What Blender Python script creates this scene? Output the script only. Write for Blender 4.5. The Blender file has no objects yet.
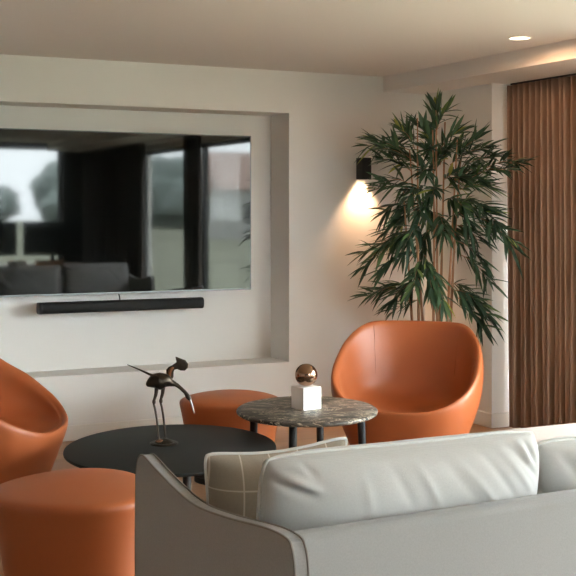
import bpy, bmesh, math, random
from mathutils import Vector, Matrix, noise
PI = math.pi
R = math.radians
scene = bpy.context.scene
COL = scene.collection

# ------------------------------------------------------------------ camera
FPX, CX, HY = 1188.0, 288.0, 212.0
YAW = R(26.3)
H = 1.485
RT = Vector((math.cos(YAW), -math.sin(YAW), 0))
FW = Vector((math.sin(YAW), math.cos(YAW), 0))
cam_d = bpy.data.cameras.new('camera')
cam_d.sensor_width = 36
cam_d.lens = FPX / 576 * 36
cam_d.shift_y = -(288 - HY) / 576
cam_d.clip_end = 500
cam = bpy.data.objects.new('camera', cam_d)
cam.location = (0, 0, H)
cam.rotation_euler = (R(90), 0, -YAW)
COL.objects.link(cam)
scene.camera = cam


def at(px, py, zc):
    """world point seen at a pixel at depth zc"""
    return RT * ((px - CX) / FPX * zc) + FW * zc + Vector((0, 0, H - (py - HY) / FPX * zc))


# ------------------------------------------------------------------ materials
def s2l(c):
    return tuple((x / 12.92 if x <= .04045 else ((x + .055) / 1.055) ** 2.4) for x in c)


def rgb(r, g, b):
    return s2l((r / 255, g / 255, b / 255)) + (1,)


class NT:
    def __init__(s, name):
        s.m = bpy.data.materials.new(name)
        s.m.use_nodes = True
        s.t = s.m.node_tree
        s.n = s.t.nodes
        s.b = s.n['Principled BSDF']

    def add(s, kind, **kw):
        nd = s.n.new(kind)
        for k, v in kw.items():
            if k.startswith('i_'):
                key = k[2:]
                key = int(key) if key.isdigit() else key
                nd.inputs[key].default_value = v
            else:
                setattr(nd, k, v)
        return nd

    def link(s, a, b):
        s.t.links.new(a, b)


def mat(name, col, rough=.5, metal=0, spec=.5, bump=None, vary=None, sheen=0):
    """plain surface with a procedural grain: bump=(scale, strength), vary=(scale, amount)"""
    k = NT(name)
    k.b.inputs['Base Color'].default_value = col
    k.b.inputs['Roughness'].default_value = rough
    k.b.inputs['Metallic'].default_value = metal
    k.b.inputs['Specular IOR Level'].default_value = spec
    if sheen:
        k.b.inputs['Sheen Weight'].default_value = sheen
    tc = k.add('ShaderNodeTexCoord')
    if vary:
        nz = k.add('ShaderNodeTexNoise', i_Scale=vary[0], i_Detail=4.0)
        k.link(tc.outputs['Object'], nz.inputs['Vector'])
        mx = k.add('ShaderNodeMix', data_type='RGBA')
        a = [max(0, c * (1 - vary[1])) for c in col[:3]] + [1]
        b = [min(1, c * (1 + vary[1])) for c in col[:3]] + [1]
        mx.inputs[6].default_value = a
        mx.inputs[7].default_value = b
        k.link(nz.outputs[0], mx.inputs[0])
        k.link(mx.outputs[2], k.b.inputs['Base Color'])
    if bump:
        nz = k.add('ShaderNodeTexNoise', i_Scale=bump[0], i_Detail=3.0)
        k.link(tc.outputs['Object'], nz.inputs['Vector'])
        bp = k.add('ShaderNodeBump', i_Strength=bump[1], i_Distance=.01)
        k.link(nz.outputs[0], bp.inputs['Height'])
        k.link(bp.outputs[0], k.b.inputs['Normal'])
    return k.m


def fabric(name, col, scale=520, amt=.16, bump=.25, rough=.95):
    """woven cloth: two crossed wave patterns plus slub noise"""
    k = NT(name)
    tc = k.add('ShaderNodeTexCoord')
    nz = k.add('ShaderNodeTexNoise', i_Scale=scale * .5, i_Detail=4.0, i_Roughness=.7)
    k.link(tc.outputs['Object'], nz.inputs['Vector'])
    w1 = k.add('ShaderNodeTexWave', wave_type='BANDS', bands_direction='X', i_Scale=scale * .35, i_Distortion=2.0)
    w2 = k.add('ShaderNodeTexWave', wave_type='BANDS', bands_direction='Z', i_Scale=scale * .35, i_Distortion=2.0)
    k.link(tc.outputs['Object'], w1.inputs['Vector'])
    k.link(tc.outputs['Object'], w2.inputs['Vector'])
    m1 = k.add('ShaderNodeMath', operation='MULTIPLY')
    k.link(w1.outputs['Fac'], m1.inputs[0])
    k.link(w2.outputs['Fac'], m1.inputs[1])
    m2 = k.add('ShaderNodeMath', operation='MULTIPLY_ADD', i_1=.5)
    k.link(m1.outputs[0], m2.inputs[0])
    k.link(nz.outputs[0], m2.inputs[2])
    mx = k.add('ShaderNodeMix', data_type='RGBA')
    mx.inputs[6].default_value = [c * (1 - amt) for c in col[:3]] + [1]
    mx.inputs[7].default_value = [min(1, c * (1 + amt)) for c in col[:3]] + [1]
    k.link(m2.outputs[0], mx.inputs[0])
    k.link(mx.outputs[2], k.b.inputs['Base Color'])
    k.b.inputs['Roughness'].default_value = rough
    k.b.inputs['Specular IOR Level'].default_value = .15
    k.b.inputs['Sheen Weight'].default_value = .15
    bp = k.add('ShaderNodeBump', i_Strength=bump, i_Distance=.002)
    k.link(m2.outputs[0], bp.inputs['Height'])
    k.link(bp.outputs[0], k.b.inputs['Normal'])
    return k, mx


def plaid(name, col, line):
    k, mx = fabric(name, col, 420, .14, .25)
    tc = k.add('ShaderNodeTexCoord')
    sp = k.add('ShaderNodeSeparateXYZ')
    k.link(tc.outputs['Object'], sp.inputs[0])
    masks = []
    for ax, per, off in ((0, .084, .031), (2, .115, .02)):
        a = k.add('ShaderNodeMath', operation='ADD', i_1=off + per * 20)
        k.link(sp.outputs[ax], a.inputs[0])
        b = k.add('ShaderNodeMath', operation='MODULO', i_1=per)
        k.link(a.outputs[0], b.inputs[0])
        c = k.add('ShaderNodeMath', operation='LESS_THAN', i_1=.0042)
        k.link(b.outputs[0], c.inputs[0])
        masks.append(c)
    m = k.add('ShaderNodeMath', operation='MAXIMUM')
    k.link(masks[0].outputs[0], m.inputs[0])
    k.link(masks[1].outputs[0], m.inputs[1])
    f = k.add('ShaderNodeMath', operation='MULTIPLY', i_1=.75)
    k.link(m.outputs[0], f.inputs[0])
    m2 = k.add('ShaderNodeMix', data_type='RGBA')
    k.link(f.outputs[0], m2.inputs[0])
    k.link(mx.outputs[2], m2.inputs[6])
    m2.inputs[7].default_value = line
    k.link(m2.outputs[2], k.b.inputs['Base Color'])
    return k.m


def wood_floor():
    k = NT('oak_planks')
    tc = k.add('ShaderNodeTexCoord')
    br = k.add('ShaderNodeTexBrick', offset=.37, i_Scale=1.0, i_2=(0, 0, 0, 1))
    br.inputs['Color1'].default_value = (.9, .9, .9, 1)
    br.inputs['Color2'].default_value = (.1, .1, .1, 1)
    br.inputs['Mortar'].default_value = (0, 0, 0, 1)
    br.inputs['Mortar Size'].default_value = .0012
    br.inputs['Brick Width'].default_value = 1.3
    br.inputs['Row Height'].default_value = .13
    k.link(tc.outputs['Object'], br.inputs['Vector'])
    mp = k.add('ShaderNodeMapping')
    mp.inputs['Scale'].default_value = (1.2, 18, 1)
    k.link(tc.outputs['Object'], mp.inputs['Vector'])
    nz = k.add('ShaderNodeTexNoise', i_Scale=2.2, i_Detail=8.0, i_Distortion=.6)
    k.link(mp.outputs[0], nz.inputs['Vector'])
    mx = k.add('ShaderNodeMix', data_type='RGBA')
    mx.inputs[6].default_value = rgb(156, 114, 82)
    mx.inputs[7].default_value = rgb(190, 148, 112)
    k.link(nz.outputs[0], mx.inputs[0])
    m2 = k.add('ShaderNodeMix', data_type='RGBA', blend_type='MULTIPLY', i_0=.25)
    k.link(mx.outputs[2], m2.inputs[6])
    k.link(br.outputs['Color'], m2.inputs[7])
    k.link(m2.outputs[2], k.b.inputs['Base Color'])
    k.b.inputs['Roughness'].default_value = .42
    return k.m


def marble_dark():
    k = NT('dark_marble')
    tc = k.add('ShaderNodeTexCoord')
    mp = k.add('ShaderNodeMapping')
    mp.inputs['Rotation'].default_value = (0, 0, R(-20))
    mp.inputs['Scale'].default_value = (.55, 1.25, 1)
    k.link(tc.outputs['Object'], mp.inputs['Vector'])
    nz = k.add('ShaderNodeTexNoise', i_Scale=9.0, i_Detail=9.0, i_Roughness=.72, i_Distortion=1.6)
    k.link(mp.outputs[0], nz.inputs['Vector'])
    r1 = k.add('ShaderNodeValToRGB')
    e = r1.color_ramp.elements
    e[0].position, e[0].color = .34, rgb(36, 34, 32)
    e[1].position, e[1].color = .66, rgb(92, 85, 77)
    k.link(nz.outputs[0], r1.inputs[0])
    n2 = k.add('ShaderNodeTexNoise', i_Scale=6.5, i_Detail=7.0, i_Roughness=.65, i_Distortion=2.2)
    k.link(mp.outputs[0], n2.inputs['Vector'])
    r2 = k.add('ShaderNodeValToRGB')
    e = r2.color_ramp.elements
    e[0].position, e[0].color = .475, (0, 0, 0, 1)
    e[1].position, e[1].color = .5, (1, 1, 1, 1)
    x = e.new(.525)
    x.color = (0, 0, 0, 1)
    k.link(n2.outputs[0], r2.inputs[0])
    f = k.add('ShaderNodeMath', operation='MULTIPLY', i_1=.95)
    k.link(r2.outputs[0], f.inputs[0])
    mx = k.add('ShaderNodeMix', data_type='RGBA')
    k.link(f.outputs[0], mx.inputs[0])
    k.link(r1.outputs[0], mx.inputs[6])
    mx.inputs[7].default_value = rgb(205, 190, 168)
    k.link(mx.outputs[2], k.b.inputs['Base Color'])
    k.b.inputs['Roughness'].default_value = .42
    k.b.inputs['Specular IOR Level'].default_value = .25
    return k.m


def leaf_mat():
    k = NT('bamboo_leaf')
    at_ = k.add('ShaderNodeAttribute', attribute_name='leaf_tone')
    r1 = k.add('ShaderNodeValToRGB')
    e = r1.color_ramp.elements
    e[0].position, e[0].color = 0, rgb(44, 72, 58)
    e[1].position, e[1].color = 1, rgb(176, 178, 84)
    x = e.new(.55)
    x.color = rgb(72, 104, 76)
    x = e.new(.85)
    x.color = rgb(104, 134, 82)
    k.link(at_.outputs['Fac'], r1.inputs[0])
    k.link(r1.outputs[0], k.b.inputs['Base Color'])
    k.b.inputs['Roughness'].default_value = .5
    k.b.inputs['Specular IOR Level'].default_value = .4
    return k.m


def glass_mat():
    k = NT('window_glass')
    k.n.remove(k.b)
    out = k.n['Material Output']
    tr = k.add('ShaderNodeBsdfTransparent')
    tr.inputs[0].default_value = (.96, .98, .97, 1)
    gl = k.add('ShaderNodeBsdfGlossy', i_Roughness=.0)
    fr = k.add('ShaderNodeFresnel', i_IOR=1.45)
    ge = k.add('ShaderNodeNewGeometry')
    ior = k.add('ShaderNodeMix', data_type='FLOAT')     # same reflectance on both faces of the pane
    ior.inputs[2].default_value = 1.45
    ior.inputs[3].default_value = 1 / 1.45
    k.link(ge.outputs['Backfacing'], ior.inputs[0])
    k.link(ior.outputs[0], fr.inputs[0])
    mx = k.add('ShaderNodeMixShader')
    k.link(fr.outputs[0], mx.inputs[0])
    k.link(tr.outputs[0], mx.inputs[1])
    k.link(gl.outputs[0], mx.inputs[2])
    k.link(mx.outputs[0], out.inputs[0])
    return k.m


def emit(name, col, s):
    k = NT(name)
    k.b.inputs['Base Color'].default_value = (0, 0, 0, 1)
    k.b.inputs['Emission Color'].default_value = col
    k.b.inputs['Emission Strength'].default_value = s
    return k.m


M = {}
M['wall'] = mat('wall_paint', rgb(230, 228, 224), .9, spec=.2, bump=(90, .03), vary=(1.5, .012))
M['ceiling'] = mat('ceiling_paint', rgb(228, 224, 219), .92, spec=.2, bump=(70, .02))
M['darkwall'] = mat('charcoal_wall_paint', rgb(92, 88, 84), .9, spec=.2, bump=(90, .03))
M['trim'] = mat('trim_paint', rgb(228, 224, 216), .55, bump=(40, .02))
M['floor'] = wood_floor()
M['leather'] = mat('orange_leather', rgb(167, 90, 49), .42, spec=.5, bump=(420, .05), vary=(6, .05))
M['plinth'] = mat('dark_plinth', rgb(30, 27, 25), .6, vary=(9, .1))
M['black'] = mat('matt_black_lacquer', rgb(27, 29, 28), .5, spec=.3, vary=(14, .08))
M['blackmetal'] = mat('black_metal', rgb(20, 22, 24), .42, spec=.5, vary=(20, .1))
M['darkplastic'] = mat('soundbar_cloth', rgb(17, 19, 19), .5, spec=.3, bump=(600, .3))
M['screen'] = mat('dark_screen', rgb(9, 12, 12), .035, spec=.5, vary=(4, .05))
M['bezel'] = mat('brushed_bezel', rgb(110, 112, 112), .35, metal=1, vary=(30, .1))
M['marble'] = marble_dark()
M['whitestone'] = mat('white_marble', rgb(236, 232, 228), .5, vary=(22, .05), bump=(60, .02))
M['bronze'] = mat('polished_bronze', rgb(160, 128, 106), .13, metal=1, vary=(8, .15))
M['darkbronze'] = mat('dark_bronze', rgb(66, 58, 50), .3, metal=.9, bump=(90, .25), vary=(40, .35))
M['brownbronze'] = mat('brown_bronze', rgb(128, 88, 60), .32, metal=.9, bump=(90, .2), vary=(40, .3))
M['silver'] = mat('worn_steel', rgb(150, 145, 138), .3, metal=1, vary=(60, .3))
M['fabric'] = fabric('grey_weave', rgb(148, 147, 145))[0].m
M['cushionfab'] = fabric('pale_grey_weave', rgb(188, 187, 184), 420, .1, .2)[0].m
M['piping'] = fabric('piping_cloth', rgb(204, 204, 200), 700, .1, .1)[0].m
M['seam'] = fabric('dark_seam_cloth', rgb(128, 122, 116), 700, .1, .1)[0].m
M['plaid'] = plaid('taupe_plaid', rgb(158, 147, 132), rgb(216, 207, 192))
M['bench'] = fabric('beige_weave', rgb(172, 158, 148), 500, .08, .15)[0].m
M['curtain'] = fabric('brown_curtain', rgb(160, 132, 113), 300, .14, .2)[0].m
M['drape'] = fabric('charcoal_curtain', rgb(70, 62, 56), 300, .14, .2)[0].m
M['leaf'] = leaf_mat()
M['stem'] = mat('bamboo_stem', rgb(176, 134, 104), .55, vary=(18, .3), bump=(30, .2))
M['pot'] = mat('dark_pot', rgb(62, 58, 54), .6, vary=(10, .1))
M['soil'] = mat('soil', rgb(58, 44, 34), .95, bump=(60, .8), vary=(40, .4))
M['glass'] = glass_mat()
M['frame'] = mat('window_frame_paint', rgb(52, 52, 52), .45, vary=(10, .05))
M['lamp'] = emit('lamp_glow', (1, .78, .52, 1), 4)
M['lampwarm'] = emit('sconce_glow', (1, .68, .4, 1), 15)
M['whitering'] = mat('white_ring', rgb(235, 232, 226), .4, vary=(10, .03))
M['grass'] = mat('meadow', rgb(104, 106, 88), .95, vary=(.25, .4), bump=(6, .5))
M['tree'] = mat('hazed_tree_leaves', rgb(112, 122, 118), .95, vary=(2, .4), bump=(5, .8))  # distance haze painted into the leaf colour: paler and greyer than foliage
M['bark'] = mat('bark', rgb(80, 66, 54), .9, vary=(8, .3), bump=(20, .6))
M['house'] = mat('house_render', rgb(160, 160, 156), .9, vary=(1, .05))
M['roof'] = mat('roof_tiles', rgb(138, 116, 106), .85, vary=(3, .2), bump=(12, .4))
M['desk'] = mat('desk_wood', rgb(120, 92, 70), .5, vary=(8, .2))
M['paper'] = mat('paper', rgb(232, 230, 224), .8, vary=(20, .03))
M['card'] = mat('card', rgb(206, 150, 96), .8, vary=(20, .08))


# ------------------------------------------------------------------ object helpers
def link(o, parent=None):
    COL.objects.link(o)
    if parent is not None:
        o.parent = parent
    return o


def obj(name, vf, m, parent=None, smooth=False, mods=(), loc=None):
    """link ONE mesh object made from (verts, faces) or a bmesh"""
    me = bpy.data.meshes.new(name)
    if isinstance(vf, bmesh.types.BMesh):
        bmesh.ops.recalc_face_normals(vf, faces=vf.faces)
        vf.to_mesh(me)
        vf.free()
    else:
        bm = bmesh.new()
        vs = [bm.verts.new(v) for v in vf[0]]
        for f in vf[1]:
            try:
                bm.faces.new([vs[i] for i in f])
            except ValueError:
                pass
        bmesh.ops.recalc_face_normals(bm, faces=bm.faces)
        bm.to_mesh(me)
        bm.free()
    me.materials.append(M[m] if isinstance(m, str) else m)
    if smooth:
        for p in me.polygons:
            p.use_smooth = True
    o = bpy.data.objects.new(name, me)
    if loc:
        o.location = loc
    link(o, parent)
    for md in mods:
        if md[0] == 'bevel':
            b = o.modifiers.new('bevel', 'BEVEL')
            b.width, b.segments = md[1], md[2]
            b.limit_method = 'ANGLE'
            b.angle_limit = R(40)
        elif md[0] == 'sub':
            b = o.modifiers.new('subdivision', 'SUBSURF')
            b.levels = b.render_levels = md[1]
        elif md[0] == 'solid':
            b = o.modifiers.new('thickness', 'SOLIDIFY')
            b.thickness = md[1]
            b.offset = 0
    if smooth == 'angle':
        for p in me.polygons:
            p.use_smooth = True
        es = o.modifiers.new('edges', 'EDGE_SPLIT')
        es.split_angle = R(45)
    return o


def tag(o, label, cat, group=None, kind=None):
    if label:
        o['label'] = label
    if cat:
        o['category'] = cat
    if group:
        o['group'] = group
    if kind:
        o['kind'] = kind
    return o


def thing(name, label, cat, loc=(0, 0, 0), rz=0, group=None):
    o = bpy.data.objects.new(name, None)
    o.empty_display_size = .1
    o.location = loc
    o.rotation_euler = (0, 0, rz)
    link(o)
    return tag(o, label, cat, group)


def add_box(bm, x0, x1, y0, y1, z0, z1):
    v = [bm.verts.new(p) for p in ((x0, y0, z0), (x1, y0, z0), (x1, y1, z0), (x0, y1, z0),
                                   (x0, y0, z1), (x1, y0, z1), (x1, y1, z1), (x0, y1, z1))]
    for f in ((0, 3, 2, 1), (4, 5, 6, 7), (0, 1, 5, 4), (1, 2, 6, 5), (2, 3, 7, 6), (3, 0, 4, 7)):
        bm.faces.new([v[i] for i in f])


def boxes(*bs):
    bm = bmesh.new()
    for b in bs:
        add_box(bm, *b)
    return bm


def structure(name, bm, m, **kw):
    o = obj(name, bm, m, **kw)
    o['kind'] = 'structure'
    return o


def loft(rings, closed=True, caps=True):
    """rings: list of equal-length point lists"""
    n = len(rings[0])
    v, f = [], []
    for r in rings:
        v += [tuple(p) for p in r]
    for i in range(len(rings) - 1):
        for j in range(n if closed else n - 1):
            a, b = i * n + j, i * n + (j + 1) % n
            f.append((a, b, b + n, a + n))
    if caps:
        f.append(tuple(range(n))[::-1])
        k = (len(rings) - 1) * n
        f.append(tuple(range(k, k + n)))
    return v, f


def lathe(prof, n=48, caps=True):
    return loft([[(r * math.cos(2 * PI * j / n), r * math.sin(2 * PI * j / n), z) for j in range(n)]
                 for r, z in prof], caps=caps)


def tube(pts, rad, n=10, closed=False):
    """swept tube along pts; rad number or list"""
    pts = [Vector(p) for p in pts]
    N = len(pts)
    rads = rad if isinstance(rad, (list, tuple)) else [rad] * N
    rings = []
    up = None
    for i, p in enumerate(pts):
        if closed:
            t = (pts[(i + 1) % N] - pts[i - 1]).normalized()
        else:
            t = (pts[min(i + 1, N - 1)] - pts[max(i - 1, 0)]).normalized()
        if up is None:
            up = Vector((0, 0, 1)) if abs(t.z) < .9 else Vector((1, 0, 0))
        s = t.cross(up).normalized()
        u = s.cross(t).normalized()
        up = u
        rings.append([p + (s * math.cos(2 * PI * j / n) + u * math.sin(2 * PI * j / n)) * rads[i] for j in range(n)])
    if closed:
        # match the last ring to the first one so the joint does not twist
        a = rings[0][0]
        last = rings[-1]
        k = min(range(n), key=lambda q: (last[q] - a).length)
        if k:
            for i in range(N // 2, N):
                pass
        rings.append(rings[0])
        return loft(rings, caps=False)
    return loft(rings)


def oval(vf, k):
    return [(x, y * k, z) for x, y, z in vf[0]], vf[1]


def catmull(pts, sub=6):
    P = [Vector(p) for p in pts]
    out = []
    for i in range(len(P) - 1):
        p0, p1, p2, p3 = P[max(i - 1, 0)], P[i], P[i + 1], P[min(i + 2, len(P) - 1)]
        for k in range(sub):
            t = k / sub
            out.append(.5 * ((2 * p1) + (p2 - p0) * t + (2 * p0 - 5 * p1 + 4 * p2 - p3) * t * t +
                             (3 * p1 - p0 - 3 * p2 + p3) * t ** 3))
    out.append(P[-1])
    return out


def smooth01(t):
    t = max(0, min(1, t))
    return t * t * (3 - 2 * t)


def lerp_table(tab, x):
    if x <= tab[0][0]:
        return tab[0][1]
    for (a, va), (b, vb) in zip(tab, tab[1:]):
        if x <= b:
            return va + (vb - va) * (x - a) / (b - a)
    return tab[-1][1]


# ------------------------------------------------------------------ the room
DW = 7.54                      # front of the TV wall
XL, XR, YF = -3.0, 5.30, -1.5
CZ = 2.483
XC = 4.874                     # room corner right of the plant
SOF_X, SOF_Z = 4.51, 2.37
NX0, NX1, NZ0, NZ1, ND = 1.44, 3.735, .423, 2.186, .30

structure('floor', boxes((XL - .2, XR + .2, YF - .2, DW + .6, -.12, 0)), 'floor')
structure('ceiling', boxes((XL - .2, XR + .2, YF - .2, DW + .6, CZ, CZ + .15)), 'ceiling')
structure('wall_back', boxes((XL, NX0, DW, DW + ND, 0, CZ), (NX1, XR + .2, DW, DW + ND, 0, CZ),
                             (NX0, NX1, DW, DW + ND, 0, NZ0), (NX0, NX1, DW, DW + ND, NZ1, CZ),
                             (XL, XR + .2, DW + ND, DW + ND + .2, 0, CZ)), 'wall')
structure('wall_stub', boxes((XC, XR, 6.70, DW, 0, SOF_Z)), 'wall')
structure('ceiling_soffit', boxes((SOF_X, XR, YF, DW, SOF_Z, CZ)), 'ceiling')
structure('wall_left', boxes((XL - .2, XL, YF, DW, 0, CZ)), 'wall')
# right wall with a long window, wall behind the camera with one window
RW = (.2, 6.3, .06, 2.30)
structure('wall_right', boxes((XR, XR + .2, YF, RW[0], 0, CZ), (XR, XR + .2, RW[1], DW, 0, CZ),
                              (XR, XR + .2, RW[0], RW[1], 0, RW[2]), (XR, XR + .2, RW[0], RW[1], RW[3], CZ)), 'wall')
BW = (2.75, 4.74, .25, 2.44)
structure('wall_front', boxes((XL, BW[0], YF - .2, YF, 0, CZ), (BW[1], XR + .2, YF - .2, YF, 0, CZ),
                              (BW[0], BW[1], YF - .2, YF, 0, BW[2]), (BW[0], BW[1], YF - .2, YF, BW[3], CZ)), 'darkwall')


def window(name, axis, a0, a1, z0, z1, p, mullions):
    root = bpy.data.objects.new(name, None)
    root['kind'] = 'structure'
    link(root)
    w = .05

    def bx(a, b, c, d, t=.03):
        return (p - t, p + t, a, b, c, d) if axis == 'x' else (a, b, p - t, p + t, c, d)
    bs = [bx(a0, a1, z0, z0 + w), bx(a0, a1, z1 - w, z1), bx(a0, a0 + w, z0, z1), bx(a1 - w, a1, z0, z1)]
    bs += [bx(q - .035, q + .035, z0, z1) for q in mullions]
    obj('window_frame', boxes(*bs), 'frame', root)
    ed = [a0] + list(mullions) + [a1]
    for q0, q1 in zip(ed, ed[1:]):
        obj('window_pane', boxes(bx(q0 + .03, q1 - .03, z0 + .04, z1 - .04, .004)), 'glass', root)


window('window_1', 'x', RW[0], RW[1], RW[2], RW[3], XR + .1, (2.36, 4.4))
window('window_2', 'y', BW[0], BW[1], BW[2], BW[3], YF - .1, (3.72,))
BH = .10
structure('baseboard_back', boxes((XL, XC, DW - .012, DW, 0, BH)), 'trim', mods=(('bevel', .004, 2),))
structure('baseboard_stub', boxes((XC - .012, XC, 6.688, DW - .012, 0, BH), (XC - .012, 5.02, 6.688, 6.70, 0, BH)), 'trim',
          mods=(('bevel', .004, 2),))

# ------------------------------------------------------------------ outside (seen in the dark screen)
structure('ground_outside', boxes((-160, 220, -240, YF - .21, -.6, -.35), (XR + .21, 220, YF - .21, 160, -.6, -.35)), 'grass')


def tree(x, y, h, r, label, seed):
    t = thing('tree', label, 'tree', (x, y, -.35), 0, 'trees across the meadow')
    obj('trunk', tube([(0, 0, 0), (.1, 0, h * .3), (0, .1, h * .6)], [.22, .18, .1], 8), 'bark', t, True)
    bm = bmesh.new()
    bmesh.ops.create_icosphere(bm, subdivisions=4, radius=1)
    for v in bm.verts:
        n = noise.noise(v.co * 1.7 + Vector((seed * 7.1, 0, 0))) * .3 + noise.noise(v.co * 4.5 + Vector((0, seed, 0))) * .22
        k = 1 + n
        v.co = Vector((v.co.x * r * k, v.co.y * r * k, h * .5 + v.co.z * h * .52 * k))
    obj('crown', bm, 'tree', t, True)
    return t


TREES = [(18, -128, 4.2, 5.2), (29, -126, 5.0, 5.0), (37, -112, 4.0, 4.2), (43, -130, 8.6, 5.6), (48, -108, 8.0, 5.0),
         (62, -118, 6.0, 5.6), (69, -98, 7.0, 5.2), (51, -74, 6.6, 4.4), (63, -82, 7.4, 4.8)]
TL = ['lowest leftmost tree at the meadow edge mirrored in the screen', 'rounded tall tree over the meadow mirrored in the screen',
      'low tree nearest the two monitors in the mirrored view', 'broad tree in the mirrored far treeline',
      'tall narrow tree of the mirrored treeline', 'wide tree left of the mirrored house',
      'tallest tree of the mirrored treeline', 'tree close behind the mirrored house', 'bulky tree at the back of the mirrored house']
for i, (x, y, h, r) in enumerate(TREES):
    tree(x, y, h, r, TL[i], i + 1)
hs = thing('house', 'pale house with pinkish pitched roof mirrored in the dark screen', 'house', (37.5, -60, -.35), R(8))
obj('house_wall', boxes((-6, 6, -4, 4, 0, 3.4)), 'house', hs)
obj('roof', ([(-6.4, -4.4, 3.3), (6.4, -4.4, 3.3), (6.4, 4.4, 3.3), (-6.4, 4.4, 3.3), (-6.4, 0, 6.0), (6.4, 0, 6.0)],
             [(0, 1, 5, 4), (2, 3, 4, 5), (0, 4, 3), (1, 2, 5), (0, 3, 2, 1)]), 'roof', hs)
for k, wx in enumerate((-4, -1.4, 1.4, 4)):
    obj('house_window', boxes((wx - .5, wx + .5, 3.95, 4.05, 1.1, 2.4)), 'frame', hs)

# ------------------------------------------------------------------ curtains


def curtain(y0, y1, x, z0, z1, pitch, amp, seed, ny_per=12, nz=14):
    rnd = random.Random(seed)
    n = max(4, int((y1 - y0) / pitch * ny_per))
    # irregular pleat spacing
    ph = [0]
    for j in range(n):
        ph.append(ph[-1] + 2 * PI / ny_per * (1 + .6 * noise.noise(Vector((j * .07, seed, 0)))))
    v, f = [], []
    for i in range(nz + 1):
        t = i / nz
        z = z0 + (z1 - z0) * t
        low = smooth01(1 - t) * .75
        for j in range(n + 1):
            y = y0 + (y1 - y0) * j / n
            a = amp * (1 + .35 * noise.noise(Vector((j * .05, seed + 3, t))))
            d = a * ((1 - low) * math.sin(ph[j]) + low * (1.25 * math.sin(ph[j] / 2 + .8) + .3 * math.sin(ph[j])))
            y += .012 * noise.noise(Vector((j * .06, t * 1.3, seed)))
            v.append((x + d, y, z))
    for i in range(nz):
        for j in range(n):
            a = i * (n + 1) + j
            f.append((a, a + 1, a + n + 2, a + n + 1))
    return v, f


t = thing('curtain', 'pleated brown floor length curtain hanging beside the white wall end', 'curtain', (0, 0, 0))
obj('curtain_cloth', curtain(4.75, 6.655, 5.012, .01, SOF_Z - .016, .060, .046, 1), 'curtain', t, True, (('solid', .003),))
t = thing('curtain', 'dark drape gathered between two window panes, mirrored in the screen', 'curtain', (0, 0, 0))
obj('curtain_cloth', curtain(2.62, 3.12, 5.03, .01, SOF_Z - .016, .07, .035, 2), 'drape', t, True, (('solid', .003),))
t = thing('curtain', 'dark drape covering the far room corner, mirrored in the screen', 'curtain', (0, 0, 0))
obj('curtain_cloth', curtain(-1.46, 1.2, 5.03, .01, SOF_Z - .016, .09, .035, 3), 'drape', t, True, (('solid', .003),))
tr = obj('curtain_track', boxes((5.0, 5.03, -1.48, 6.66, SOF_Z - .012, SOF_Z)), 'frame')
tag(tr, 'slim dark curtain track under the lowered ceiling edge', 'curtain track')

# ------------------------------------------------------------------ TV, soundbar, lamps
TY = 7.76
tx0, tx1, tz0, tz1 = 1.606, 3.538, .929, 2.031
t = thing('television', 'large flat black wall television mirroring windows, mounted in the white wall niche', 'television', ((tx0 + tx1) / 2, TY, tz0))
cxm = (tx0 + tx1) / 2
hw, th = (tx1 - tx0) / 2, tz1 - tz0
obj('screen', boxes((-hw + .006, hw - .006, -.002, .006, .012, th - .006)), 'screen', t)
obj('housing', boxes((-hw, hw, .003, .045, 0, th)), 'blackmetal', t, mods=(('bevel', .003, 2),))
obj('bezel', boxes((-hw, hw, -.004, .004, 0, .012), (-hw, hw, -.004, .004, th - .006, th),
                   (-hw, -hw + .006, -.004, .004, .012, th - .006), (hw - .006, hw, -.004, .004, .012, th - .006)), 'bezel', t)
obj('wall_mount', boxes((-.3, .3, .045, DW + ND - TY, .3, .8)), 'blackmetal', t)
t = thing('soundbar', 'long slim black soundbar fixed to the white niche wall below the television', 'soundbar', (2.557, 7.70, .812))
prof = []
for k in range(20):
    a = 2 * PI * k / 20
    cy, cz = math.cos(a), math.sin(a)
    e = .55
    prof.append((math.copysign(abs(cy) ** e, cy) * .042, math.copysign(abs(cz) ** e, cz) * .038 + .041))
xs = [(-.572, .9), (-.562, 1), (.562, 1), (.572, .9)]
obj('body', loft([[(x, py * s, (pz - .041) * s + .041) for py, pz in prof] for x, s in xs]), 'darkplastic', t, 'angle')
obj('end_cap', loft([[(x, py * s, (pz - .041) * s + .041) for py, pz in prof] for x, s in ((-.579, .93), (-.575, 1.02), (-.555, 1.02))]), 'blackmetal', t, 'angle')
obj('end_cap', loft([[(x, py * s, (pz - .041) * s + .041) for py, pz in prof] for x, s in ((.555, 1.02), (.575, 1.02), (.579, .93))]), 'blackmetal', t, 'angle')
for bx0 in (-.3, .24):
    obj('wall_bracket', boxes((bx0, bx0 + .06, .03, DW + ND - 7.70, .02, .06)), 'blackmetal', t)
obj('cable', tube([(-.01, .025, .07), (-.01, .035, .10), (-.012, .044, .1145)], .005, 8), 'blackmetal', t, True)

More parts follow.
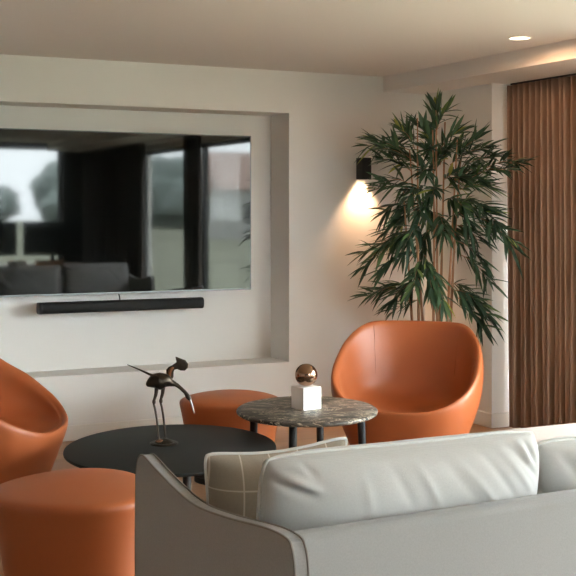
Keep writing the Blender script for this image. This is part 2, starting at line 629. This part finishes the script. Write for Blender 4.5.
sx, sz0, sz1 = 4.318, 1.722, 1.878
t = thing('wall_light', 'small black box wall light glowing downwards beside the bamboo', 'wall light', (sx, DW, sz0))
w = .037
obj('lamp_body', boxes((-w, w, -.09, -.084, 0, sz1 - sz0), (-w, w, -.012, 0, 0, sz1 - sz0), (-w, -w + .006, -.084, -.012, 0, sz1 - sz0),
                       (w - .006, w, -.084, -.012, 0, sz1 - sz0), (-w + .006, w - .006, -.084, -.012, sz1 - sz0 - .012, sz1 - sz0)), 'blackmetal', t)
obj('bulb', boxes((-w + .008, w - .008, -.08, -.016, .03, .036)), 'lampwarm', t)
dx, dy = 4.205, 5.512
t = thing('downlight', 'round recessed ceiling spotlight glowing near the lowered ceiling edge', 'ceiling light', (dx, dy, CZ))
obj('trim_ring', lathe([(.056, 0), (.056, -.004), (.07, -.004), (.072, 0)], 40, False), 'whitering', t, True)
obj('lens', lathe([(.0005, -.003), (.056, -.003)], 40, False), 'lamp', t)


def light(name, kind, loc, power, col, parent=None, **kw):
    d = bpy.data.lights.new(name, kind)
    d.energy, d.color = power, col
    for k, v in kw.items():
        setattr(d, k, v)
    o = bpy.data.objects.new(name, d)
    o.location = loc
    link(o, parent)
    return o


LS = 1.0
light('sconce_spot', 'SPOT', (sx, DW - .048, sz0 + .025), 22, (1, .60, .34), spot_size=R(92), spot_blend=.8, shadow_soft_size=.02)
light('downlight_spot', 'SPOT', (dx, dy, CZ - .045), 3.2, (1, .56, .30), spot_size=R(180), spot_blend=.15, shadow_soft_size=.05)

# ------------------------------------------------------------------ lounge chairs and poufs


def sq(a, e):
    return math.copysign(abs(a) ** e, a)


def make_chair(name, label, loc, rz, group):
    t = thing(name, label, 'chair', loc, rz, group)
    N = 96
    A, B, SEAT, TOP = .425, .40, .40, .835

    def outl(th):
        # th: 0 = back (+y) ; PI = front (-y)
        e = .80
        return Vector((A * sq(math.sin(th), e), B * sq(math.cos(th), e), 0))

    def rim(th):
        c = sq(math.cos(th), .8)
        k = min(1, max(0, (c + .97) / 1.72))       # straight slope of the arms down to the seat front
        return SEAT + .012 + (TOP - SEAT - .012) * k
    sc_tab = [(0, .57), (.1, .665), (.2, .76), (.3, .855), (.38, .93), (.44, .97), (.52, .995), (.6, 1.0), (.72, .98), (.84, .92)]
    rows = []
    for f in (.0, .06, .2, .4, .6, .8, .93):          # outer side
        rows.append(('o', f))
    for q in ((1.0, .985), (1.012, .955), (1.0, .92), (.97, .895)):   # rolled rim (height factor, scale)
        rows.append(('r', q))
    for q in ((.85, .875), (.62, .85), (.38, .82), (.18, .77), (.06, .68), (.0, .55), (-.03, .38), (-.045, .18), (-.05, .03)):
        rows.append(('i', q))
    ths = [2 * PI * j / N for j in range(N)]
    Hs = [rim(x) for x in ths]
    for _ in range(8):
        Hs = [(Hs[j - 1] + 2 * Hs[j] + Hs[(j + 1) % N]) / 4 for j in range(N)]
    rings = []
    for kind, q in rows:
        ring = []
        for j, th in enumerate(ths):
            p = outl(th)
            hh = Hs[j]
            if kind == 'o':
                z = .03 + (hh - .045) * q
                s = lerp_table(sc_tab, z)
            else:
                sr = lerp_table(sc_tab, hh)
                if kind == 'r':
                    z = hh - .015 + .035 * (q[0] - .985) / .03
                    z = hh + (q[0] - 1) * .5
                    s = sr * q[1]
                else:
                    z = SEAT + (hh - SEAT) * max(q[0], 0) + min(q[0], 0) * .6
                    lo = .985 * q[1]
                    s = sr * q[1] if q[0] > .3 else lo * (1 - q[0]) + sr * q[1] * q[0] if q[0] > 0 else lo
            y = p.y * s
            # the back leans slightly rearwards
            back = max(0, math.cos(th)) * max(0, z - SEAT)
            ring.append((p.x * s, y + back * .10, z))
        rings.append(ring)
    v, f = loft(rings)
    obj('shell', (v, f), 'leather', t, True, (('sub', 1),))
    obj('plinth', loft([[(outl(x).x * k, outl(x).y * k, z) for x in ths] for k, z in ((.50, 0), (.54, .035))]), 'plinth', t, 'angle')
    # upholstery seams running down the inside of the back
    for sgn in (-1, 1):
        j = int(round(sgn * 40 / 360 * N)) % N
        pts = [Vector(rings[k][j]) for k in range(10, 17)]
        pts = [p + Vector((0, 0, .0)) for p in pts]
        obj('seam', tube(catmull(pts, 4), .0014, 6), 'leather', t, True)
    return t


def zc_pos(px, zc, z=0):
    p = RT * ((px - CX) / FPX * zc) + FW * zc
    return (p.x, p.y, z)


make_chair('lounge_chair', 'orange leather tub chair in front of the bamboo behind the marble table', zc_pos(407, 6.68), R(-26.3 - 16), 'orange tub chairs')
make_chair('lounge_chair', 'orange leather tub chair cut off by the left picture edge behind the near pouf', zc_pos(-12, 5.92), R(-26.3 + 82), 'orange tub chairs')


def make_pouf(label, loc, rz, rx, ry):
    t = thing('pouf', label, 'pouf', loc, rz, 'orange leather poufs')
    N = 72
    rows = [(.75, .025), (.80, .12), (.865, .25), (.93, .36), (.965, .405), (.985, .428), (.975, .443), (.94, .452), (.85, .459), (.6, .468), (.3, .473), (.02, .475)]
    rings = []
    for s, z in rows:
        ring = []
        for j in range(N):
            a = 2 * PI * j / N
            k = 1 + .055 * math.cos(3 * a)
            ring.append((rx * k * math.cos(a) * s, ry * k * math.sin(a) * s, z))
        rings.append(ring)
    obj('body', loft(rings), 'leather', t, True, (('sub', 1),))
    obj('plinth', loft([[(p[0] * .93, p[1] * .93, z) for p in rings[0]] for z in (0, .03)]), 'plinth', t, 'angle')
    return t


make_pouf('orange leather pouf nearest the viewer beside the grey sofa arm', zc_pos(76, 4.47), R(-26.3 + 180 + 20), .31, .335)
make_pouf('orange leather pouf at the wall between the black and marble tables', zc_pos(231, 6.62), R(-26.3 + 90), .29, .285)

# ------------------------------------------------------------------ tables
bx_, by_, _ = zc_pos(171, 5.50)
t = thing('coffee_table', 'low round matt black coffee table carrying the bird sculpture', 'table', (bx_, by_, 0), -YAW)
obj('tabletop', oval(lathe([(.02, .382), (.479, .382), (.486, .386), (.488, .392), (.486, .398), (.480, .40), (.02, .40)], 96), 1.19), 'black', t, 'angle')
for k in range(4):
    a = R(18.7 + 90 * k)
    c, s = math.cos(a), math.sin(a)
    obj('leg', tube([(c * .30, s * .30, .384), (c * .34, s * .34, 0)], [.02, .014], 14), 'blackmetal', t, 'angle')
obj('underframe', boxes((-.30, .30, -.012, .012, .36, .384), (-.012, .012, -.30, .30, .36, .384)), 'blackmetal', t).rotation_euler = (0, 0, R(18.7))
mx_, my_, _ = zc_pos(307, 5.95)
t = thing('side_table', 'round dark marble topped table with black legs before the right tub chair', 'table', (mx_, my_, 0), -YAW)
obj('tabletop', oval(lathe([(.02, .480), (.346, .480), (.352, .484), (.354, .490), (.352, .496), (.347, .50), (.02, .50)], 96), 1.19), 'marble', t, 'angle')
for a in (-105, -15, 75, 165):
    c, s = math.cos(R(a)), math.sin(R(a))
    obj('leg', tube([(c * .275, s * .275, .482), (c * .295, s * .295, 0)], [.0205, .016], 16), 'blackmetal', t, 'angle')
obj('underframe', lathe([(.20, .462), (.27, .462), (.27, .481), (.20, .481), (.20, .462)], 48, False), 'blackmetal', t, 'angle')

# white block with a polished ball
p = at(306.2, 408.5, .985 / 196.5 * FPX)
t = thing('sculpture', 'polished bronze ball on a white stone cube standing on the marble table', 'sculpture', (p.x, p.y, .50), -YAW + R(34))
obj('block', boxes((-.0545, .0545, -.0545, .0545, 0, .113)), 'whitestone', t, mods=(('bevel', .003, 3),), smooth=False)
bm = bmesh.new()
bmesh.ops.create_uvsphere(bm, u_segments=48, v_segments=32, radius=.0565)
obj('ball', bm, 'bronze', t, True, loc=(0, 0, .113 + .0555))

# ------------------------------------------------------------------ bird sculpture
ZB = 5.56
k_ = ZB / FPX
p = at(164, 444, ZB)
bird = thing('bird_sculpture', 'slender dark metal wading bird sculpture standing on the black coffee table', 'sculpture', (p.x, p.y, .40), -YAW)


def bp(px, py, y=0):
    return ((px - 164) * k_, y, max(.004, (444 - py) * k_))


obj('base', lathe([(.066, 0), (.067, .005), (.058, .010), (.046, .008), (.036, .016), (.02, .024), (.002, .027)], 40), 'darkbronze', bird, 'angle')
bm = bmesh.new()
bmesh.ops.create_uvsphere(bm, u_segments=20, v_segments=12, radius=.021)
for v in bm.verts:
    v.co.z *= .62
obj('mount', bm, 'bronze', bird, True, loc=(-.018, -.018, .014))
# body with neck and head is one continuous swept shape
spine = [(146.5, 385.5, 0), (150, 383.5, 0), (155, 381.5, 0), (160, 381.3, 0), (166, 381.2, 0), (171, 383, 0), (176, 384.8, 0), (181, 388.5, 0),
         (185.5, 393, 0), (188.2, 397, 0), (190, 400, 0)]
rad = [.006, .022, .036, .041, .033, .018, .010, .0085, .0088, .013, .007]
cp = catmull([bp(*q) for q in spine], 6)
cr = [lerp_table([(i, r) for i, r in enumerate(rad)], j / 6) for j in range(len(cp))]
obj('body', tube(cp, cr, 16), 'darkbronze', bird, True)
obj('beak', tube(catmull([bp(189.6, 399), bp(192, 405.5), bp(194.2, 413.5)], 5), [.0065 - .0035 * i / 10 for i in range(11)], 10), 'silver', bird, True)
for (hx, kx, fx, y) in ((157, 154, 159.3, -.012), (163, 160.3, 165.2, .014)):
    lg = obj('leg', tube(catmull([bp(hx, 386, y), bp(hx - .8, 394, y), bp(kx, 402, y), bp(kx + 1.2, 408, y), bp((kx + fx) / 2 + .6, 420, y), bp(fx, 441, y)], 4),
                         [.011 - .0058 * min(1, i / 9) for i in range(21)], 10), 'darkbronze', bird, True)
    bm = bmesh.new()
    bmesh.ops.create_uvsphere(bm, u_segments=14, v_segments=10, radius=.0085)
    for v in bm.verts:
        v.co.z *= 1.7
    obj('knee', bm, 'darkbronze', lg, True, loc=bp(kx + .3, 401.5, y))


def blade(outline, y, thick, swell):
    """a leaf-like plate of real thickness, outline in pixels"""
    N = len(outline)
    c = Vector((sum(q[0] for q in outline) / N, sum(q[1] for q in outline) / N, 0))
    rings = []
    for s, d in ((.9, -.5), (1, -.15), (1, .15), (.9, .5)):
        ring = []
        for q in outline:
            x, z = c.x + (q[0] - c.x) * s, c.y + (q[1] - c.y) * s
            b = bp(x, z)
            ring.append((b[0], y + d * thick + swell * (b[0] - bp(c.x, c.y)[0]), b[2]))
        rings.append(ring)
    return loft(rings)


# raised wing: brown root and broad dark tip
obj('wing', blade([(168.2, 379), (166.2, 374), (166, 370), (168.5, 367.4), (172, 365.5), (176.4, 362.6), (175.2, 357), (180, 358.8), (185, 360.8), (187.8, 364.5),
                   (187.6, 368.5), (184.6, 371.4), (180.5, 371.2), (177, 369.6), (174, 370.4), (173.2, 373), (173, 378), (171, 381)], .014, .010, .15), 'darkbronze', bird, False, (('bevel', .0015, 2),))
wing_a = bird.children[-1]
obj('wing_root', tube(catmull([bp(169.5, 380.5, .012), bp(169.3, 374, .012), bp(170.5, 370, .013), bp(174, 367.4, .014)], 5), [.0085, .009, .0095, .01, .0105, .011, .0115, .0118, .012, .012, .0118, .011, .010, .009, .007, .004], 10), 'brownbronze', wing_a, True)
obj('wing', tube(catmull([bp(128.2, 364, -.03), bp(140, 369, -.027), bp(152, 374.6, -.023), bp(160, 377.4, -.02), bp(168, 380.8, -.017), bp(172, 382.6, -.012)], 5),
                 [.0018, .0022, .0026, .003, .0034, .0038, .0042, .0047, .0052, .0056, .006, .0068, .0075, .0082, .009, .0092, .009, .0088, .0085, .008,
                  .0075, .007, .006, .005, .004, .003], 10), 'darkbronze', bird, True)
wing_b = [c for c in bird.children if c.name.startswith('wing')][-1]
tag(wing_b, 'thin outstretched wing', None)
tag(wing_a, 'broad raised wing', None)

# ------------------------------------------------------------------ sofa
SX0, SX1 = 1.137, 4.42
AT = .036
arm_tab = [(2.27, .70), (2.274, .735), (2.286, .762), (2.31, .777), (2.402, .776), (2.556, .757), (2.667, .744), (2.834, .731), (2.976, .742), (3.115, .763), (3.21, .781), (3.254, .785), (3.282, .772), (3.298, .745), (3.305, .71)]
sofa = thing('sofa', 'long grey woven sofa seen from behind with swooping piped arms', 'sofa', (1.98, 2.8, 0))
OX, OY = 1.98, 2.8


def arm_profile():
    top = catmull([(0, y, z) for y, z in arm_tab], 5)
    return [(q.y, q.z) for q in top]


def make_arm(x0, x1):
    prof = arm_profile()
    pts = [(2.27, .10)] + [(2.27, .4)] + prof + [(3.31, .5), (3.30, .10)]
    rings = [[(x - OX, y - OY, z) for y, z in pts] for x in (x0, x0 + .004, (x0 + x1) / 2, x1 - .004, x1)]
    return loft(rings)


def arm_line(x):
    prof = arm_profile()
    pts = [(2.268, .12), (2.268, .3), (2.268, .5), (2.268, .66)] + prof[1:] + [(3.31, .62), (3.31, .5), (3.305, .3), (3.30, .12)]
    return [Vector((x - OX, y - OY, z)) for y, z in pts]


for x0, x1 in ((SX0, SX0 + AT), (SX1 - AT, SX1)):
    am = obj('arm', make_arm(x0, x1), 'fabric', sofa, False, (('bevel', .006, 3),))
    for x in (x0 + .002, x1 - .002):
        obj('piping', tube(arm_line(x), .0029, 8), 'seam', am, True)


def back_y(x):
    return 2.338 + .05 * min(.85, max(0, x - 1.183))


SI0, SI1 = SX0 + AT, SX1 - AT
pl = [SI0 + (SI1 - SI0) * i / 40 for i in range(41)]
rings = []
for x in pl:
    y = back_y(x)
    sec = [(y, .10), (y - .004, .4), (y, .748), (y + .005, .761), (y + .015, .768), (y + .05, .768), (y + .06, .761), (y + .065, .748), (y + .08, .4), (y + .08, .10)]
    rings.append([(x - OX, q - OY, z) for q, z in sec])
obj('backrest', loft(rings), 'fabric', sofa, 'angle')
obj('seat_frame', boxes((SI0 - OX, SI1 - OX, 2.47 - OY, 3.26 - OY, .12, .30)), 'fabric', sofa, mods=(('bevel', .015, 3),))
for q in range(4):
    x0 = SI0 + .004 + q * .798
    x1 = x0 + .79
    sc = obj('seat_cushion', boxes((x0 - OX, x1 - OX, 2.48 - OY, 3.29 - OY, .302, .44)), 'cushionfab', sofa, True, (('bevel', .04, 5),))
for lx in (1.19, 2.78, 4.36):
    for ly in (2.36, 3.2):
        obj('leg', tube([(lx - OX, ly - OY, .13), (lx - OX, ly - OY, 0)], [.022, .016], 12), 'blackmetal', sofa, 'angle')


def pillow(w, h, thk, seed, pq=(4, .5), sag=.03, ear=.0, creases=(), wr=.004, n=56, rnd=.03):
    """knife-edged cushion: local x = width, z = height (0 at the bottom), y = thickness"""
    def edge(u, v):
        x = w / 2 * u * (1 - sag * (1 - v * v)) * (1 + ear * (u * v) ** 4)
        z = h / 2 * v * (1 - sag * (1 - u * u)) * (1 + ear * (u * v) ** 4)
        # rounded corners
        c = (abs(u) * abs(v)) ** 6
        return x * (1 - rnd * c), z * (1 - rnd * c)
    v_, f = [], []
    idx = {}
    for side in (-1, 1):
        for i in range(n + 1):
            for j in range(n + 1):
                u, v = -1 + 2 * j / n, -1 + 2 * i / n
                u, v = math.sin(u * PI / 2) * .35 + u * .65, math.sin(v * PI / 2) * .35 + v * .65
                border = i in (0, n) or j in (0, n)
                if border and side == 1:
                    idx[(side, i, j)] = idx[(-1, i, j)]
                    continue
                x, z = edge(u, v)
                t_ = (max(0, 1 - abs(u) ** pq[0])) ** pq[1] * (max(0, 1 - abs(v) ** pq[0])) ** pq[1]
                d = thk / 2 * t_
                if not border:
                    nn = noise.noise(Vector((x * 5, z * 5, seed * 3 + side))) * 1.2 + noise.noise(Vector((x * 13, z * 13, seed * 5 + side))) * .5
                    d += wr * nn * min(1, t_ * 1.5)
                    for (ax, az, bx, bz, wd, am) in creases:
                        A_, B_ = Vector((ax, az)), Vector((bx, bz))
                        q = Vector((x, z))
                        s = max(0, min(1, (q - A_).dot(B_ - A_) / (B_ - A_).length_squared))
                        dist = (q - (A_ + (B_ - A_) * s)).length
                        d += am * math.exp(-(dist / wd) ** 2) * math.sin(PI * min(1, max(0.02, s) * .98)) * min(1, t_ * 2)
                idx[(side, i, j)] = len(v_)
                v_.append((x, side * d, z + h / 2))
    for side in (-1, 1):
        for i in range(n):
            for j in range(n):
                f.append((idx[(side, i, j)], idx[(side, i, j + 1)], idx[(side, i + 1, j + 1)], idx[(side, i + 1, j)]))
    loop = [v_[idx[(-1, 0, j)]] for j in range(n)] + [v_[idx[(-1, i, n)]] for i in range(n)] + \
           [v_[idx[(-1, n, j)]] for j in range(n, 0, -1)] + [v_[idx[(-1, i, 0)]] for i in range(n, 0, -1)]
    return (v_, f), loop


def cushion(name, label, cat, loc, rot, geo, m, group=None, pm='piping', pr=.0045):
    t = thing(name, label, cat, loc, 0, group)
    t.rotation_euler = rot
    (vf, loop) = geo
    obj('cover', vf, m, t, True)
    obj('piping', tube(loop, pr, 8, closed=True), pm, t, True)
    return t


cr1 = [(.04, .23, .30, -.08, .011, -.004), (.07, .235, .30, -.01, .009, .004), (.16, .23, .30, .06, .010, -.004), (.22, .235, .35, .08, .009, .006),
       (.25, .235, .37, .12, .008, -.007), (-.10, .22, -.04, .10, .012, -.004), (-.18, .22, -.16, .08, .011, .003), (-.03, .22, .04, .09, .010, .004),
       (-.415, .212, -.285, .168, .010, .016), (-.415, .188, -.295, .150, .009, -.013), (-.33, .235, -.29, .19, .009, -.008), (.30, .236, .33, .17, .009, .012), (.33, .23, .36, .16, .008, -.012)]
cr2 = [(-.36, .22, -.2, .0, .02, -.014), (-.38, .1, -.15, -.08, .02, .012), (-.2, .24, .1, .0, .03, -.008)]
CG = 'sofa back cushions'
cushion('back_cushion', 'pale grey piped back cushion at the left end of the sofa', 'cushion', (1.602, 2.63, .443), (R(9), 0, 0),
        pillow(.822, .468, .25, 1, (4, .5), .022, .0, cr1, .0025, n=110, rnd=.05), 'cushionfab', CG)
cushion('back_cushion', 'pale grey piped back cushion cut off by the right picture edge', 'cushion', (2.425, 2.66, .452), (R(8), R(1.0), R(-2)),
        pillow(.785, .405, .26, 2, (4, .5), .03, .0, cr2, .004, n=90, rnd=.06), 'cushionfab', CG)
cushion('back_cushion', 'third back cushion from the plaid pillow, beyond the right picture edge', 'cushion', (3.205, 2.63, .443), (R(9), 0, 0),
        pillow(.76, .455, .25, 7, (4, .5), .02, .0, cr2), 'cushionfab', CG)
cushion('back_cushion', 'back cushion at the curtain end of the sofa, beyond the right picture edge', 'cushion', (3.985, 2.63, .443), (R(9), 0, 0),
        pillow(.76, .47, .25, 8, (4, .5), .02, .0, cr1), 'cushionfab', CG)
cushion('throw_pillow', 'taupe plaid throw pillow with pale piping tucked in the sofa corner', 'pillow', (1.412, 2.985, .452), (R(15), R(-2.0), R(-3)),
        pillow(.44, .432, .17, 4, (2.4, .7), .14, .0, (), .005, rnd=.08), 'plaid')

# beige bench in front of the curtain
t = thing('bench', 'low beige upholstered bench behind the sofa before the brown curtain', 'bench', (3.95, 4.33, 0), 0)
obj('seat', boxes((-.65, .65, -.29, .29, .25, .45)), 'bench', t, True, (('bevel', .02, 4),))
for lx in (-.58, .58):
    for ly in (-.23, .23):
        obj('leg', tube([(lx, ly, .26), (lx, ly, 0)], [.02, .014], 12), 'blackmetal', t, 'angle')

# ------------------------------------------------------------------ bamboo
PX_, PY_ = 4.38, 6.68
plant = thing('potted_bamboo', 'tall leafy bamboo plant in the corner behind the right tub chair', 'plant', (PX_, PY_, 0), -YAW)
ZP = PX_ * FW.x + PY_ * FW.y
kp = ZP / FPX
PC = (PX_ * RT.x + PY_ * RT.y) / ZP * FPX + CX


def lp(px, py, d=0):
    """local point of the plant: x to the side, y away, z up"""
    return Vector(((px - PC) * kp * (1 + d / ZP), d, H - (py - HY) * kp * (1 + d / ZP)))


obj('pot', lathe([(.13, 0), (.17, .02), (.19, .30), (.195, .33), (.18, .335), (.172, .30), (.02, .29)], 48), 'pot', plant, 'angle')
obj('soil', lathe([(.171, .29), (.12, .31), (.02, .318)], 32), 'soil', plant, True)
rnd = random.Random(11)
STEMS = [(418, 416, 118, -.05), (424, 411, 150, .05), (433, 432, 130, -.02), (437.5, 436, 105, .0), (441, 447, 122, .07), (446, 456, 140, -.04), (451, 462, 160, .05), (413, 404, 190, .02)]
for bx0, tx, ty, d in STEMS:
    base = Vector(((bx0 - PC) * kp * .8, d, .30))
    a, b = lp(bx0, 330, d), lp((bx0 + tx) / 2 + rnd.uniform(-1.5, 1.5), (330 + ty) / 2, d * 1.2)
    c = lp(tx, ty, d * 1.6)
    pts = catmull([base, a, b, c], 8)
    r0 = [.0125 - .0085 * i / (len(pts) - 1) for i in range(len(pts))]
    r0 = [r * (1.22 if i % 4 == 0 else 1) for i, r in enumerate(r0)]
    obj('stem', tube(pts, r0, 10), 'stem', plant, True)

# sprays: root pixel, tip pixel, depth at root / tip, number of leaves, droop
SPR = [
    (437, 135, 437, 108, 0, 0, 12), (437, 130, 446, 112, 0, .04, 8), (434, 150, 420, 128, 0, -.05, 10), (440, 150, 456, 134, 0, -.03, 10),
    (412, 160, 376, 140, 0, -.1, 15), (415, 165, 384, 148, .02, -.16, 15), (410, 150, 372, 146, .02, .05, 13), (412, 172, 386, 160, 0, -.1, 12),
    (416, 150, 402, 130, .03, .05, 12), (414, 186, 384, 182, 0, -.15, 11), (412, 190, 378, 190, 0, -.05, 9), (410, 205, 388, 212, .03, -.1, 10),
    (414, 215, 390, 232, 0, -.1, 12), (412, 230, 378, 252, 0, -.2, 15), (410, 235, 368, 266, 0, -.12, 15), (408, 240, 372, 252, .05, .1, 11),
    (414, 250, 384, 270, 0, -.2, 13), (416, 285, 380, 292, 0, -.16, 14), (414, 290, 370, 296, 0, -.1, 13), (418, 280, 396, 300, -.03, -.18, 12), (420, 300, 396, 312, .02, -.1, 6),
    (420, 260, 410, 285, -.05, -.2, 13), (424, 255, 428, 290, -.05, -.2, 14), (428, 265, 440, 300, -.05, -.18, 13), (420, 225, 404, 240, -.05, -.22, 13),
    (450, 165, 484, 148, 0, -.1, 15), (455, 172, 490, 158, 0, -.16, 15), (458, 160, 476, 140, .03, .0, 12), (470, 178, 502, 170, -.04, -.26, 14), (484, 168, 516, 164, -.1, -.30, 12),
    (460, 190, 486, 188, 0, -.1, 14), (456, 200, 480, 208, 0, -.2, 15), (462, 205, 492, 222, 0, -.24, 15), (470, 215, 504, 240, -.05, -.32, 15), (478, 225, 508, 248, -.08, -.34, 12),
    (456, 225, 476, 240, 0, -.1, 12), (455, 240, 480, 262, .03, -.08, 11), (462, 255, 488, 282, .03, -.1, 11), (452, 290, 478, 304, 0, -.1, 14), (458, 298, 486, 316, 0, -.12, 14), (462, 306, 482, 328, 0, -.08, 9),
    (452, 285, 466, 292, .04, .1, 9),
    (432, 160, 424, 150, 0, -.15, 14), (440, 165, 446, 150, 0, -.15, 14), (430, 175, 418, 172, 0, -.2, 15), (444, 180, 456, 178, 0, -.2, 15), (436, 190, 428, 195, -.03, -.24, 15),
    (446, 200, 458, 206, -.03, -.24, 15), (428, 205, 416, 212, 0, -.2, 15), (438, 215, 440, 232, -.03, -.22, 14), (452, 215, 464, 222, -.05, -.24, 13), (424, 190, 406, 196, 0, -.15, 13),
    (430, 145, 430, 138, .05, .1, 12), (450, 150, 462, 146, .05, .1, 12), (424, 170, 410, 160, .1, .15, 12), (446, 190, 470, 180, .1, .12, 12), (430, 230, 424, 250, .08, .12, 12), (444, 225, 458, 235, .08, .12, 12),
    (420, 140, 408, 138, .1, .12, 12), (436, 175, 438, 160, .1, .15, 14), (430, 210, 434, 220, .1, .15, 12), (418, 200, 400, 220, .05, .1, 11), (462, 180, 478, 170, .05, .1, 11),
]
LV, LF, LT = [], [], []


def leaf(p, d, ln, wd, up, tone, droop):
    d = d.normalized()
    s = d.cross(up)
    if s.length < 1e-3:
        s = d.cross(Vector((0, 1, .2)))
    s.normalize()
    n = s.cross(d).normalized()
    b = len(LV)
    prof = [(0, .12), (.16, .72), (.38, 1.0), (.62, .82), (.84, .42), (1.0, .02)]
    for t_, w_ in prof:
        c = p + d * (ln * t_) + Vector((0, 0, -droop * ln * t_ * t_))
        hw_ = wd / 2 * w_
        LV.extend([c - s * hw_ + n * hw_ * .45, c, c + s * hw_ + n * hw_ * .45])
    for i in range(len(prof) - 1):
        q = b + i * 3
        LF.extend([(q, q + 1, q + 4, q + 3), (q + 1, q + 2, q + 5, q + 4)])
        LT.extend([tone, tone])


BR = bmesh.new()
twigs_v, twigs_f = [], []
for (rx, ry, tx, ty, d0, d1, nl) in SPR:
    if tx < 400:
        d1 += .24
    a, c = lp(rx, ry, d0), lp(tx, ty, d1)
    mid = (a + c) / 2 + Vector((0, 0, .03))
    pts = catmull([a, mid, c], 6)
    v, f = tube(pts, [.003 - .0016 * i / (len(pts) - 1) for i in range(len(pts))], 5)
    o_ = len(twigs_v)
    twigs_v += v
    twigs_f += [tuple(i + o_ for i in q) for q in f]
    axis = (c - a).normalized()
    pale = rnd.random() < .18
    nl = int(nl * 1.9)
    for k in range(nl):
        t_ = .1 + .9 * k / max(1, nl - 1)
        q = t_ * (len(pts) - 1)
        i = min(int(q), len(pts) - 2)
        p = pts[i].lerp(pts[i + 1], q - i)
        spread = rnd.gauss(0, 1)
        side = Vector((rnd.gauss(0, 1), rnd.gauss(0, 1), rnd.gauss(0, .8)))
        side = side - axis * side.dot(axis)
        if side.length < .01:
            continue
        side.normalize()
        ang = rnd.uniform(.25, .95) if t_ < .93 else rnd.uniform(0, .4)
        d = axis * math.cos(ang) + side * math.sin(ang)
        d.z -= .03
        tone = min(1, max(0, rnd.gauss(.34, .2) + (.22 if pale else 0)))
        if rnd.random() < .035:
            tone = rnd.uniform(.8, 1)
        ln = rnd.uniform(.12, .21) * (.92 if t_ > .9 else 1)
        leaf(p, d, ln, rnd.uniform(.019, .029), Vector((rnd.gauss(0, .35), rnd.gauss(0, .35) - .25, 1)), tone, rnd.uniform(.02, .24))
# keep every leaf inside the room
lo = Matrix.Translation((PX_, PY_, 0)) @ Matrix.Rotation(-YAW, 4, 'Z')
li = lo.inverted()
for i, q in enumerate(LV):
    wq = lo @ q
    if wq.y > 6.69 and wq.x > XC - .01:
        wq.x = XC - .01
    if wq.x > 5.04:
        wq.x = 5.04
    wq.y = min(wq.y, DW - .01)
    LV[i] = li @ wq
me = bpy.data.meshes.new('foliage')
me.from_pydata([tuple(q) for q in LV], [], LF)
att = me.attributes.new('leaf_tone', 'FLOAT', 'FACE')
att.data.foreach_set('value', LT)
me.materials.append(M['leaf'])
for pgn in me.polygons:
    pgn.use_smooth = True
link(bpy.data.objects.new('foliage', me), plant)
obj('twigs', (twigs_v, twigs_f), 'stem', plant, True)

# ------------------------------------------------------------------ desk with monitors by the window behind the viewer (mirrored in the screen)
t = thing('desk', 'wooden desk by the window mirrored in the dark screen', 'desk', (3.95, -.95, 0))
obj('desktop', boxes((-.95, .95, -.38, .38, .72, .75)), 'desk', t, mods=(('bevel', .003, 2),))
for lx in (-.9, .9):
    for ly in (-.33, .33):
        obj('leg', boxes((lx - .025, lx + .025, ly - .025, ly + .025, 0, .722)), 'blackmetal', t)
for k, (mx0, lab) in enumerate(((3.50, 'wide black monitor on the desk, left one mirrored at the screen edge'), (4.43, 'wide black monitor on the desk nearest the dark drape'))):
    m_ = thing('monitor', lab, 'monitor', (mx0, -.9, .75), 0, 'monitors on the desk')
    obj('panel', boxes((-.42, .42, -.02, .02, .13, .60)), 'blackmetal', m_, mods=(('bevel', .004, 2),))
    obj('stand', boxes((-.03, .03, -.05, -.02, .01, .3), (-.12, .12, -.1, .1, 0, .012)), 'blackmetal', m_)
b_ = obj('paper_stack', boxes((3.75, 3.98, -.70, -.6, .75, .82)), 'paper')
tag(b_, 'white paper stack on the desk under the monitors', 'paper')
b_ = obj('storage_box', boxes((4.12, 4.5, -.72, -.6, .75, .82)), 'card')
tag(b_, 'tan card box on the desk under the monitors', 'box')

# ------------------------------------------------------------------ daylight
wd = bpy.data.worlds.new('overcast_sky')
scene.world = wd
wd.use_nodes = True
nt = wd.node_tree
bg = nt.nodes['Background']
tc = nt.nodes.new('ShaderNodeTexCoord')
sp = nt.nodes.new('ShaderNodeSeparateXYZ')
cr = nt.nodes.new('ShaderNodeValToRGB')
nt.links.new(tc.outputs['Generated'], sp.inputs[0])
nt.links.new(sp.outputs['Z'], cr.inputs[0])
e = cr.color_ramp.elements
e[0].position, e[0].color = 0, (.92, .98, 1.03, 1)
e[1].position, e[1].color = .55, (1.36, 1.42, 1.47, 1)
nt.links.new(cr.outputs[0], bg.inputs[0])
bg.inputs[1].default_value = 10.0

sun = light('sun', 'SUN', (20, -20, 20), 0.0, (1, .95, .88), angle=R(12))
bpy.data.objects.remove(sun)

vs = scene.view_settings
vs.view_transform = 'Standard'
vs.look = 'None'
vs.exposure = 1.4
vs.gamma = 1
vs.use_curve_mapping = False
scene.cycles.max_bounces = 10
scene.cycles.diffuse_bounces = 6
scene.cycles.use_denoising = True
scene.cycles.sample_clamp_indirect = 8
